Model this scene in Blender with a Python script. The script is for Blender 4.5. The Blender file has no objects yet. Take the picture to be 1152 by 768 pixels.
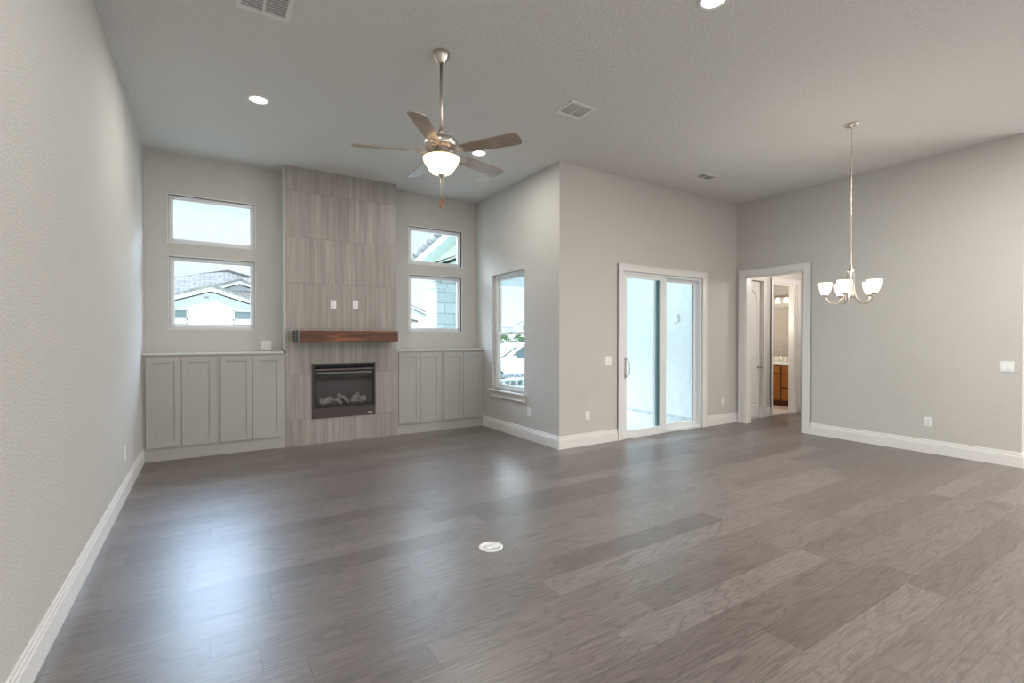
import bpy, bmesh, math, random
from mathutils import Vector, Matrix
random.seed(7)
C = bpy.context.scene.collection
PI = math.pi
R = math.radians

# ------------------------------------------------------------------ camera
cam_d = bpy.data.cameras.new('camera')
cam = bpy.data.objects.new('camera', cam_d); C.objects.link(cam)
cam_d.sensor_width = 36.0
cam_d.lens = 542.72 / 1152 * 36.0
cam_d.clip_start = 0.05; cam_d.clip_end = 500
cam.location = (0, 0, 1.4307)
cam.rotation_euler = (R(90 - 0.5047), 0, R(-32.225))
bpy.context.scene.camera = cam

# ------------------------------------------------------------------ world / light / exposure
sc = bpy.context.scene
sc.view_settings.view_transform = 'Standard'
sc.view_settings.look = 'None'
sc.view_settings.gamma = 1
sc.view_settings.use_curve_mapping = False
sc.view_settings.exposure = 0.46
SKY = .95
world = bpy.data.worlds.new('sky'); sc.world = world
world.use_nodes = True
nt = world.node_tree; nt.nodes.clear()
wo = nt.nodes.new('ShaderNodeOutputWorld'); bg = nt.nodes.new('ShaderNodeBackground')
tc = nt.nodes.new('ShaderNodeTexCoord'); sep = nt.nodes.new('ShaderNodeSeparateXYZ')
nt.links.new(tc.outputs['Generated'], sep.inputs[0])
ramp = nt.nodes.new('ShaderNodeValToRGB')
ramp.color_ramp.elements[0].position = 0.0; ramp.color_ramp.elements[0].color = (0.86, 0.93, 0.97, 1)
ramp.color_ramp.elements[1].position = 0.55; ramp.color_ramp.elements[1].color = (0.46, 0.63, 0.93, 1)
nt.links.new(sep.outputs['Z'], ramp.inputs[0])
mp = nt.nodes.new('ShaderNodeMapping'); mp.inputs['Scale'].default_value = (1.6, 1.6, 5.0)
nt.links.new(tc.outputs['Generated'], mp.inputs[0])
nz = nt.nodes.new('ShaderNodeTexNoise'); nz.inputs['Scale'].default_value = 1.7; nz.inputs['Detail'].default_value = 7
nt.links.new(mp.outputs[0], nz.inputs['Vector'])
cr = nt.nodes.new('ShaderNodeValToRGB'); cr.color_ramp.elements[0].position = 0.44; cr.color_ramp.elements[1].position = 0.66
nt.links.new(nz.outputs['Fac'], cr.inputs[0])
mx = nt.nodes.new('ShaderNodeMixRGB'); mx.inputs['Color2'].default_value = (0.95, 0.97, 1.0, 1)
nt.links.new(cr.outputs[0], mx.inputs['Fac']); nt.links.new(ramp.outputs[0], mx.inputs['Color1'])
# sky strength raised above the window view, added to light room and floor
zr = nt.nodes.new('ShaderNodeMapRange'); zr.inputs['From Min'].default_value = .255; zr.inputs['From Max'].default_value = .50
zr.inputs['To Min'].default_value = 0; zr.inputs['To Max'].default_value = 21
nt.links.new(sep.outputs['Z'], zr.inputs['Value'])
# unseen bright patch added on the far side of the house, fading again overhead
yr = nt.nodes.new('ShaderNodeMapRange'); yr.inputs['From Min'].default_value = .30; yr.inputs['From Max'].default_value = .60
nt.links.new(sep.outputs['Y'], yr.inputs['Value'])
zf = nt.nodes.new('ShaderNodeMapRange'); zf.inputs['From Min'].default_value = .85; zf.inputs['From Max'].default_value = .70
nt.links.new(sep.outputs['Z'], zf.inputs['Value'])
def wm(op, a, b):
    n = nt.nodes.new('ShaderNodeMath'); n.operation = op
    for v, i in ((a, n.inputs[0]), (b, n.inputs[1])):
        if isinstance(v, (int, float)): i.default_value = v
        else: nt.links.new(v, i)
    return n.outputs[0]
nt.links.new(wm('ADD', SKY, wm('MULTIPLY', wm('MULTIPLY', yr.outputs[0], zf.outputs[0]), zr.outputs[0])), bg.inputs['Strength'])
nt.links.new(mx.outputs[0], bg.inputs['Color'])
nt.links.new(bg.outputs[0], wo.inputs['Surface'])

sun_d = bpy.data.lights.new('sun', 'SUN'); sun_d.energy = 2.6; sun_d.angle = R(1.5); sun_d.color = (1.0, 0.96, 0.9)
sun = bpy.data.objects.new('sun', sun_d); C.objects.link(sun)
_d = Vector((0.12, 0.75, -0.95)).normalized()
sun.rotation_euler = _d.to_track_quat('-Z', 'Y').to_euler()

def area(name, loc, direction, sx, sy, energy, color=(1, 1, 1)):
    d = bpy.data.lights.new(name, 'AREA'); d.shape = 'RECTANGLE'; d.size = sx; d.size_y = sy
    d.energy = energy; d.color = color
    o = bpy.data.objects.new(name, d); C.objects.link(o)
    o.location = loc; o.rotation_euler = Vector(direction).to_track_quat('-Z', 'Y').to_euler()
    return o
def point(name, loc, energy, color=(1, .85, .7), r=.05):
    d = bpy.data.lights.new(name, 'POINT'); d.energy = energy; d.color = color; d.shadow_soft_size = r
    o = bpy.data.objects.new(name, d); C.objects.link(o); o.location = loc
    return o
# unseen fill lights added behind the camera to brighten the room
area('rear_fill_light', (3.2, -3.85, 1.5), (0, 1, 0.22), 7.0, 2.7, 70, (1.0, 0.995, 0.98))
area('side_fill_light', (10.85, -1.2, 1.7), (-1, 0.25, 0.05), 4.5, 2.4, 200, (1.0, 0.985, 0.965))
area('patio_fill_light', (5.6, 6.1, 2.86), (0, 0, -1), 2.6, 2.0, 30, (0.84, 0.94, 1.0))  # unseen fill added under the patio ceiling to brighten the stucco wall

# ------------------------------------------------------------------ dimensions
CH = 3.66
XL, YB, YF, XJ, YS, XR, T0, T1, YE = -0.635, 7.165, 6.868, 3.783, 4.870, 7.537, 0.851, 2.332, 1.482
YREAR, XFAR = -4.0, 11.0

# ------------------------------------------------------------------ materials
def mat(name):
    m = bpy.data.materials.new(name); m.use_nodes = True
    return m, m.node_tree, m.node_tree.nodes['Principled BSDF']
def simple(name, col, rough=.5, metal=0, bump=0, bscale=80, var=0, vscale=4, spec=None, coat=0, ior=None):
    m, t, b = mat(name)
    b.inputs['Base Color'].default_value = (*col, 1); b.inputs['Roughness'].default_value = rough
    b.inputs['Metallic'].default_value = metal
    if spec is not None: b.inputs['Specular IOR Level'].default_value = spec
    if coat: b.inputs['Coat Weight'].default_value = coat; b.inputs['Coat Roughness'].default_value = .15
    if ior: b.inputs['IOR'].default_value = ior
    tc = t.nodes.new('ShaderNodeTexCoord')
    if bump:
        n = t.nodes.new('ShaderNodeTexNoise'); n.inputs['Scale'].default_value = bscale; n.inputs['Detail'].default_value = 3
        t.links.new(tc.outputs['Object'], n.inputs['Vector'])
        bp = t.nodes.new('ShaderNodeBump'); bp.inputs['Strength'].default_value = bump; bp.inputs['Distance'].default_value = .01
        t.links.new(n.outputs['Fac'], bp.inputs['Height']); t.links.new(bp.outputs[0], b.inputs['Normal'])
    if var:
        n2 = t.nodes.new('ShaderNodeTexNoise'); n2.inputs['Scale'].default_value = vscale; n2.inputs['Detail'].default_value = 4
        t.links.new(tc.outputs['Object'], n2.inputs['Vector'])
        r = t.nodes.new('ShaderNodeValToRGB')
        r.color_ramp.elements[0].position = .3; r.color_ramp.elements[1].position = .7
        r.color_ramp.elements[0].color = (*[c * (1 - var) for c in col], 1)
        r.color_ramp.elements[1].color = (*[min(1, c * (1 + var)) for c in col], 1)
        t.links.new(n2.outputs['Fac'], r.inputs[0]); t.links.new(r.outputs[0], b.inputs['Base Color'])
    return m
def emis(name, col, strength):
    m, t, b = mat(name)
    b.inputs['Base Color'].default_value = (.8, .8, .78, 1)
    b.inputs['Emission Color'].default_value = (*col, 1); b.inputs['Emission Strength'].default_value = strength
    return m

class N:
    """tiny node-math helper"""
    def __init__(s, t): s.t = t
    def lk(s, v, inp):
        if isinstance(v, (int, float)): inp.default_value = v
        else: s.t.links.new(v, inp)
    def m(s, op, a, b=0.0, c=None):
        n = s.t.nodes.new('ShaderNodeMath'); n.operation = op
        s.lk(a, n.inputs[0]); s.lk(b, n.inputs[1])
        if c is not None: s.lk(c, n.inputs[2])
        return n.outputs[0]
    def comb(s, x, y, z):
        n = s.t.nodes.new('ShaderNodeCombineXYZ')
        for i, v in enumerate((x, y, z)): s.lk(v, n.inputs[i])
        return n.outputs[0]
    def noise(s, vec, scale, detail=2, dist=0, rough=.5):
        n = s.t.nodes.new('ShaderNodeTexNoise'); n.inputs['Scale'].default_value = scale
        n.inputs['Detail'].default_value = detail; n.inputs['Distortion'].default_value = dist; n.inputs['Roughness'].default_value = rough
        s.t.links.new(vec, n.inputs['Vector']); return n.outputs['Fac']
    def white(s, vec):
        n = s.t.nodes.new('ShaderNodeTexWhiteNoise'); n.noise_dimensions = '3D'
        s.t.links.new(vec, n.inputs['Vector']); return n.outputs['Value']
    def ramp(s, v, stops):
        n = s.t.nodes.new('ShaderNodeValToRGB'); e = n.color_ramp.elements
        while len(e) < len(stops): e.new(.5)
        for k, (p, c) in enumerate(stops): e[k].position = p; e[k].color = (*c, 1)
        s.t.links.new(v, n.inputs[0]); return n.outputs[0]
    def mix(s, f, a, b, mode='MIX'):
        n = s.t.nodes.new('ShaderNodeMixRGB'); n.blend_type = mode
        s.lk(f, n.inputs[0])
        for v, i in ((a, n.inputs[1]), (b, n.inputs[2])):
            if isinstance(v, tuple): i.default_value = (*v, 1)
            else: s.t.links.new(v, i)
        return n.outputs[0]

M = {}
M['wall'] = simple('greige_wall_paint', (.56, .545, .515), .75, bump=.75, bscale=85)
M['ceiling'] = simple('ceiling_paint', (.66, .65, .625), .85, bump=1.0, bscale=42)
M['trim'] = simple('white_trim_paint', (.74, .73, .71), .35)
M['vinyl'] = simple('white_vinyl', (.76, .78, .78), .35)
M['cab'] = simple('greige_cabinet_paint', (.40, .385, .355), .4)
M['cabtop'] = simple('pale_cabinet_top_paint', (.56, .56, .53), .35)
M['plate'] = simple('white_plastic', (.8, .8, .79), .3)
M['ventback'] = simple('vent_damper_grey', (.42, .41, .40), .6)
M['slot'] = simple('dark_slot', (.05, .05, .05), .6)
M['nickel'] = simple('brushed_nickel', (.62, .57, .52), .28, metal=1)
M['darkmetal'] = simple('dark_bronze_metal', (.045, .033, .028), .45, metal=.2)
M['bronze'] = simple('brown_powder_coat', (.052, .038, .034), .5)
M['lightbronze'] = simple('pale_bronze_trim', (.16, .12, .11), .5)
M['strip'] = simple('grey_blue_shade_and_gasket', (.20, .31, .37), .4)  # stile shade put into the colour; shared by the thin gasket
M['black'] = simple('black', (.008, .008, .008), .6)
M['steel'] = simple('blued_steel', (.13, .145, .19), .4, metal=.5)
M['stucco'] = simple('white_stucco', (.74, .76, .77), .9, bump=1.0, bscale=28, var=.05, vscale=9)
M['housesoffit'] = simple('pale_blue_grey_soffit', (.55, .61, .67), .8)
M['soffit'] = simple('pale_green_soffit', (.50, .60, .55), .8)
M['cream'] = simple('cream_board', (.78, .78, .68), .8)
M['concrete'] = simple('patio_concrete', (.55, .56, .56), .85, bump=.3, bscale=30, var=.18, vscale=14)
M['grass'] = simple('sandy_grass', (.52, .54, .44), .95, bump=.6, bscale=20, var=.35, vscale=1.2)
M['street'] = simple('street_concrete', (.6, .6, .58), .9, var=.1)
M['carpaint'] = simple('white_car_paint', (.82, .82, .83), .2, coat=.6)
M['rubber'] = simple('tyre_rubber', (.03, .03, .03), .8)
M['carglass'] = simple('dark_car_glass', (.10, .15, .17), .08)
M['alloy'] = simple('wheel_alloy', (.6, .6, .62), .3, metal=1)
M['winglass'] = simple('dark_window_glass', (.16, .22, .24), .08)
M['block'] = simple('concrete_block', (.68, .70, .68), .9, bump=.5, bscale=40, var=.15, vscale=20)
M['rubble'] = simple('grey_stone_rubble', (.42, .43, .44), .9, bump=.8, bscale=30, var=.35, vscale=25)
M['bark'] = simple('bark', (.16, .12, .09), .9, bump=.6, bscale=30)
M['leaf'] = simple('tree_leaves', (.12, .2, .08), .8, var=.4, vscale=3)
M['counter'] = simple('cream_counter', (.82, .79, .72), .25)
M['chrome'] = simple('chrome', (.7, .7, .7), .12, metal=1)
M['mirror'] = simple('mirror_glass', (.85, .85, .83), .02, metal=1)
M['bathfloor'] = simple('bathroom_floor_tile', (.62, .53, .47), .4, var=.08)
M['can'] = emis('lamp_lens', (1.0, .96, .88), 4.0)
M['candim'] = simple('unlit_lens', (.7, .73, .7), .4)
M['thread'] = simple('pull_chain_metal', (.7, .66, .6), .4, metal=.8)
M['fob'] = simple('wooden_fob', (.33, .16, .06), .5)
M['ceramic'] = simple('ceramic_log', (.42, .36, .30), .9, bump=1.0, bscale=25, var=.55, vscale=18)
M['ember'] = simple('dark_embers', (.05, .04, .035), .9, bump=1.0, bscale=40, var=.6, vscale=40)
M['ovenwall'] = simple('firebox_liner', (.05, .045, .045), .6)

def glass_mat(name, tint=(.93, .97, .96), refl=1.0, ior=1.5):
    m, t, b = mat(name); t.nodes.remove(b)
    out = [n for n in t.nodes if n.type == 'OUTPUT_MATERIAL'][0]
    tr = t.nodes.new('ShaderNodeBsdfTransparent'); tr.inputs[0].default_value = (*tint, 1)
    gl = t.nodes.new('ShaderNodeBsdfGlossy'); gl.inputs['Roughness'].default_value = .01
    fr = t.nodes.new('ShaderNodeFresnel'); fr.inputs['IOR'].default_value = ior
    mx = t.nodes.new('ShaderNodeMixShader')
    mu = t.nodes.new('ShaderNodeMath'); mu.operation = 'MULTIPLY'; mu.inputs[1].default_value = refl
    ge = t.nodes.new('ShaderNodeNewGeometry'); fb = t.nodes.new('ShaderNodeMath'); fb.operation = 'SUBTRACT'; fb.inputs[0].default_value = 1.0
    m2 = t.nodes.new('ShaderNodeMath'); m2.operation = 'MULTIPLY'
    t.links.new(ge.outputs['Backfacing'], fb.inputs[1]); t.links.new(fb.outputs[0], m2.inputs[1])
    t.links.new(fr.outputs[0], mu.inputs[0]); t.links.new(mu.outputs[0], m2.inputs[0]); t.links.new(m2.outputs[0], mx.inputs[0])
    t.links.new(tr.outputs[0], mx.inputs[1]); t.links.new(gl.outputs[0], mx.inputs[2])
    t.links.new(mx.outputs[0], out.inputs['Surface'])
    return m
M['glass'] = glass_mat('window_glass', refl=.6)
M['fireglass'] = glass_mat('fireplace_glass', (.80, .80, .82), 1.3, 1.6)

def lit_glass(name, col, em):
    m, t, b = mat(name); t.nodes.remove(b)
    out = [n for n in t.nodes if n.type == 'OUTPUT_MATERIAL'][0]
    tl = t.nodes.new('ShaderNodeBsdfTranslucent'); tl.inputs[0].default_value = (*col, 1)
    df = t.nodes.new('ShaderNodeBsdfDiffuse'); df.inputs[0].default_value = (*col, 1)
    e = t.nodes.new('ShaderNodeEmission'); e.inputs[0].default_value = (*col, 1); e.inputs[1].default_value = em
    mx = t.nodes.new('ShaderNodeMixShader'); mx.inputs[0].default_value = .35
    ad = t.nodes.new('ShaderNodeAddShader')
    t.links.new(tl.outputs[0], mx.inputs[1]); t.links.new(df.outputs[0], mx.inputs[2])
    t.links.new(mx.outputs[0], ad.inputs[0]); t.links.new(e.outputs[0], ad.inputs[1]); t.links.new(ad.outputs[0], out.inputs['Surface'])
    return m
M['shade'] = lit_glass('frosted_shade_glass', (.90, .86, .79), .45)
M['bowl'] = lit_glass('frosted_bowl_glass', (.80, .68, .52), .2)
def floor_mat():
    m, t, b = mat('oak_plank_floor'); n = N(t)
    tc = t.nodes.new('ShaderNodeTexCoord'); s = t.nodes.new('ShaderNodeSeparateXYZ')
    t.links.new(tc.outputs['Object'], s.inputs[0])
    x, y = s.outputs['X'], s.outputs['Y']
    PW = .193
    ry = n.m('DIVIDE', n.m('SUBTRACT', y, 1.141 - 60 * PW), PW)
    row = n.m('FLOOR', ry); fy = n.m('SUBTRACT', ry, row)
    r1 = n.white(n.comb(row, 3.1, .7))
    L = 1.75
    rx = n.m('ADD', n.m('DIVIDE', x, L), n.m('MULTIPLY', r1, 7.0))
    # uneven lengths: shift the seams per cell
    seg0 = n.m('FLOOR', rx)
    sh = n.m('MULTIPLY', n.white(n.comb(row, seg0, 9.2)), .45)
    fx0 = n.m('SUBTRACT', rx, seg0)
    after = n.m('GREATER_THAN', fx0, n.m('ADD', sh, .15))
    seg = n.m('ADD', seg0, n.m('MULTIPLY', after, 1.0))
    dx = n.m('ABSOLUTE', n.m('SUBTRACT', fx0, n.m('ADD', sh, .15)))
    rnd = n.white(n.comb(row, seg, 1.7)); rnd2 = n.white(n.comb(seg, row, 5.3))
    base = n.ramp(rnd, [(0, (.130, .102, .090)), (.35, (.158, .127, .114)), (.7, (.184, .152, .138)), (1, (.214, .181, .167))])
    # grain coordinates, different on each board
    gx = n.m('ADD', x, n.m('MULTIPLY', rnd, 37)); gy = n.m('ADD', y, n.m('MULTIPLY', rnd2, 19))
    fine = n.noise(n.comb(n.m('MULTIPLY', gx, 4.0), n.m('MULTIPLY', gy, 90), 0), 1.0, 4, 0, .65)
    broad = n.noise(n.comb(n.m('MULTIPLY', gx, .9), n.m('MULTIPLY', gy, 5.5), 0), 1.0, 2, .4)
    ring = n.m('FRACT', n.m('MULTIPLY', broad, 14.0))
    ringl = n.ramp(ring, [(0, (.0, .0, .0)), (.12, (1, 1, 1)), (.8, (1, 1, 1)), (1, (.35, .35, .35))])
    cloud = n.noise(n.comb(n.m('MULTIPLY', gx, 2.2), n.m('MULTIPLY', gy, 5), 0), 1.0, 3)
    c1 = n.mix(n.ramp(fine, [(.3, (0, 0, 0)), (.7, (1, 1, 1))]), n.mix(1.0, base, (.52, .51, .51), 'MULTIPLY'), n.mix(1.0, base, (1.28, 1.28, 1.27), 'MULTIPLY'))
    c2 = n.mix(n.m('MULTIPLY', n.m('SUBTRACT', 1.0, ringl), .62), c1, (.06, .045, .038))
    c3 = n.mix(n.m('MULTIPLY', cloud, .55), c2, n.mix(1.0, c2, (.74, .73, .73), 'MULTIPLY'))
    gap = n.m('MAXIMUM', n.m('LESS_THAN', n.m('MINIMUM', fy, n.m('SUBTRACT', 1.0, fy)), .010), n.m('LESS_THAN', dx, .0011))
    c4 = n.mix(n.m('MULTIPLY', gap, .65), c3, (.03, .024, .02))
    t.links.new(c4, b.inputs['Base Color'])
    ro = n.m('ADD', .29, n.m('MULTIPLY', fine, .12)); t.links.new(ro, b.inputs['Roughness'])
    b.inputs['IOR'].default_value = 1.95
    h = n.m('SUBTRACT', n.m('ADD', n.m('MULTIPLY', fine, .35), n.m('MULTIPLY', ringl, .25)), n.m('MULTIPLY', gap, 1.5))
    bp = t.nodes.new('ShaderNodeBump'); bp.inputs['Strength'].default_value = .25; bp.inputs['Distance'].default_value = .003
    t.links.new(h, bp.inputs['Height']); t.links.new(bp.outputs[0], b.inputs['Normal'])
    return m
M['floor'] = floor_mat()

def tile_mat(name, axis='X', x0=T0, w=.296, z0=.345, h=.6, cols=None, stri=True, horizontal=False):
    m, t, b = mat(name); n = N(t)
    tc = t.nodes.new('ShaderNodeTexCoord'); s = t.nodes.new('ShaderNodeSeparateXYZ')
    t.links.new(tc.outputs['Object'], s.inputs[0])
    x, z = s.outputs[axis], s.outputs['Z']
    cx = n.m('DIVIDE', n.m('SUBTRACT', x, x0 - 10 * w), w); cz = n.m('DIVIDE', n.m('SUBTRACT', z, z0 - 10 * h), h)
    ix = n.m('FLOOR', cx); iz = n.m('FLOOR', cz)
    fx = n.m('SUBTRACT', cx, ix); fz = n.m('SUBTRACT', cz, iz)
    rnd = n.white(n.comb(ix, iz, 2.2)); rnd2 = n.white(n.comb(iz, ix, 6.1))
    a, c = (z, x) if horizontal else (x, z)
    sx = n.m('ADD', a, n.m('MULTIPLY', rnd, 23))
    st = n.noise(n.comb(n.m('MULTIPLY', sx, 70), n.m('MULTIPLY', c, 1.1), rnd2), 1.0, 4, .15, .65)
    st2 = n.noise(n.comb(n.m('MULTIPLY', sx, 14), n.m('MULTIPLY', c, .5), rnd2), 1.0, 2, .1)
    mixv = n.m('ADD', n.m('MULTIPLY', st, .6), n.m('MULTIPLY', st2, .4))
    A, B, D = cols or ((.225, .202, .182), (.325, .300, .275), (.425, .40, .372))
    base = n.ramp(mixv, [(.32, A), (.5, B), (.68, D)])
    base = n.mix(n.m('MULTIPLY', rnd, .18), base, n.mix(1.0, base, (.72, .70, .69), 'MULTIPLY'))
    gr = n.m('MAXIMUM', n.m('LESS_THAN', n.m('MINIMUM', fx, n.m('SUBTRACT', 1.0, fx)), .0022 / w),
             n.m('LESS_THAN', n.m('MINIMUM', fz, n.m('SUBTRACT', 1.0, fz)), .0028 / h))
    col = n.mix(n.m('MULTIPLY', gr, .55), base, (.13, .12, .11))
    t.links.new(col, b.inputs['Base Color']); b.inputs['Roughness'].default_value = .42
    bp = t.nodes.new('ShaderNodeBump'); bp.inputs['Strength'].default_value = .3; bp.inputs['Distance'].default_value = .003
    t.links.new(n.m('SUBTRACT', n.m('MULTIPLY', st, .2), gr), bp.inputs['Height']); t.links.new(bp.outputs[0], b.inputs['Normal'])
    return m
M['tile'] = tile_mat('striped_stone_tile')
M['bathtile'] = tile_mat('beige_bath_tile', axis='Y', x0=5.0, w=.6, z0=0, h=.3, cols=((.36, .32, .28), (.43, .39, .34), (.5, .46, .41)), horizontal=True)

M['bathtile_end'] = tile_mat('beige_bath_tile_end', axis='X', x0=8.57, w=.6, z0=0, h=.3, cols=((.36, .32, .28), (.43, .39, .34), (.5, .46, .41)), horizontal=True)
def wood_mat(name, dark, mid, light, along='X', scale=1.0, rough=.4, coat=0):
    m, t, b = mat(name); n = N(t)
    tc = t.nodes.new('ShaderNodeTexCoord'); s = t.nodes.new('ShaderNodeSeparateXYZ')
    t.links.new(tc.outputs['Object'], s.inputs[0])
    k = {'X': (1.5, 22, 22), 'Y': (22, 1.5, 22), 'Z': (22, 22, 1.5)}[along]
    v = n.comb(*[n.m('MULTIPLY', s.outputs[i], k[i] * scale) for i in range(3)])
    f = n.noise(v, 1.0, 5, 1.2, .6)
    c = n.ramp(f, [(.3, dark), (.5, mid), (.72, light)])
    t.links.new(c, b.inputs['Base Color']); b.inputs['Roughness'].default_value = rough
    if coat: b.inputs['Coat Weight'].default_value = coat; b.inputs['Coat Roughness'].default_value = .2
    bp = t.nodes.new('ShaderNodeBump'); bp.inputs['Strength'].default_value = .3; bp.inputs['Distance'].default_value = .004
    t.links.new(f, bp.inputs['Height']); t.links.new(bp.outputs[0], b.inputs['Normal'])
    return m
M['mantel'] = wood_mat('dark_stained_wood', (.028, .008, .003), (.115, .033, .007), (.33, .125, .04), 'X', 1.0, .45)
M['vanity'] = wood_mat('honey_maple_wood', (.23, .075, .014), (.33, .12, .025), (.41, .165, .04), 'Z', .7, .4)
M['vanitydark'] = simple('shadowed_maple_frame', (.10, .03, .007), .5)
M['blade'] = wood_mat('walnut_fan_blade', (.24, .185, .145), (.33, .26, .205), (.42, .34, .28), 'X', .6, .35, coat=.7)

def stone_mat():
    m, t, b = mat('pale_stone_masonry'); n = N(t)
    tc = t.nodes.new('ShaderNodeTexCoord')
    s = t.nodes.new('ShaderNodeSeparateXYZ'); t.links.new(tc.outputs['Object'], s.inputs[0])
    v = n.comb(n.m('ADD', s.outputs['X'], s.outputs['Y']), s.outputs['Z'], 0)
    br = t.nodes.new('ShaderNodeTexBrick'); t.links.new(v, br.inputs['Vector'])
    br.inputs['Scale'].default_value = 1.0; br.inputs['Brick Width'].default_value = .42; br.inputs['Row Height'].default_value = .22
    br.inputs['Mortar Size'].default_value = .008
    br.inputs['Color1'].default_value = (.50, .55, .56, 1); br.inputs['Color2'].default_value = (.66, .70, .70, 1); br.inputs['Mortar'].default_value = (.28, .32, .34, 1)
    nn = n.noise(tc.outputs['Object'], 16, 4)
    c = n.mix(n.m('MULTIPLY', nn, .4), br.outputs['Color'], (.5, .55, .55))
    t.links.new(c, b.inputs['Base Color']); b.inputs['Roughness'].default_value = .9
    bp = t.nodes.new('ShaderNodeBump'); bp.inputs['Strength'].default_value = .8; bp.inputs['Distance'].default_value = .03
    t.links.new(nn, bp.inputs['Height']); t.links.new(bp.outputs[0], b.inputs['Normal'])
    return m
M['stone'] = stone_mat()
def roof_mat():
    m, t, b = mat('grey_concrete_roof_tile'); n = N(t)
    tc = t.nodes.new('ShaderNodeTexCoord'); s = t.nodes.new('ShaderNodeSeparateXYZ'); t.links.new(tc.outputs['Object'], s.inputs[0])
    wz = n.m('SINE', n.m('MULTIPLY', n.m('ADD', s.outputs['X'], n.m('MULTIPLY', s.outputs['Y'], .0)), 21))
    wy = n.m('FRACT', n.m('MULTIPLY', s.outputs['Y'], 2.8))
    nn = n.noise(tc.outputs['Object'], 4, 4)
    c = n.ramp(n.m('ADD', n.m('MULTIPLY', nn, .6), n.m('MULTIPLY', n.white(n.comb(n.m('FLOOR', n.m('MULTIPLY', s.outputs['X'], 3.3)), n.m('FLOOR', n.m('MULTIPLY', s.outputs['Y'], 2.8)), 0)), .4)),
               [(.2, (.27, .27, .28)), (.5, (.35, .345, .35)), (.8, (.45, .44, .44))])
    c = n.mix(n.m('MULTIPLY', n.m('LESS_THAN', wy, .14), .5), c, (.05, .05, .055))
    t.links.new(c, b.inputs['Base Color']); b.inputs['Roughness'].default_value = .9
    bp = t.nodes.new('ShaderNodeBump'); bp.inputs['Strength'].default_value = 1; bp.inputs['Distance'].default_value = .05
    t.links.new(n.m('ADD', wz, wy), bp.inputs['Height']); t.links.new(bp.outputs[0], b.inputs['Normal'])
    return m
M['roof'] = roof_mat()

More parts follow.
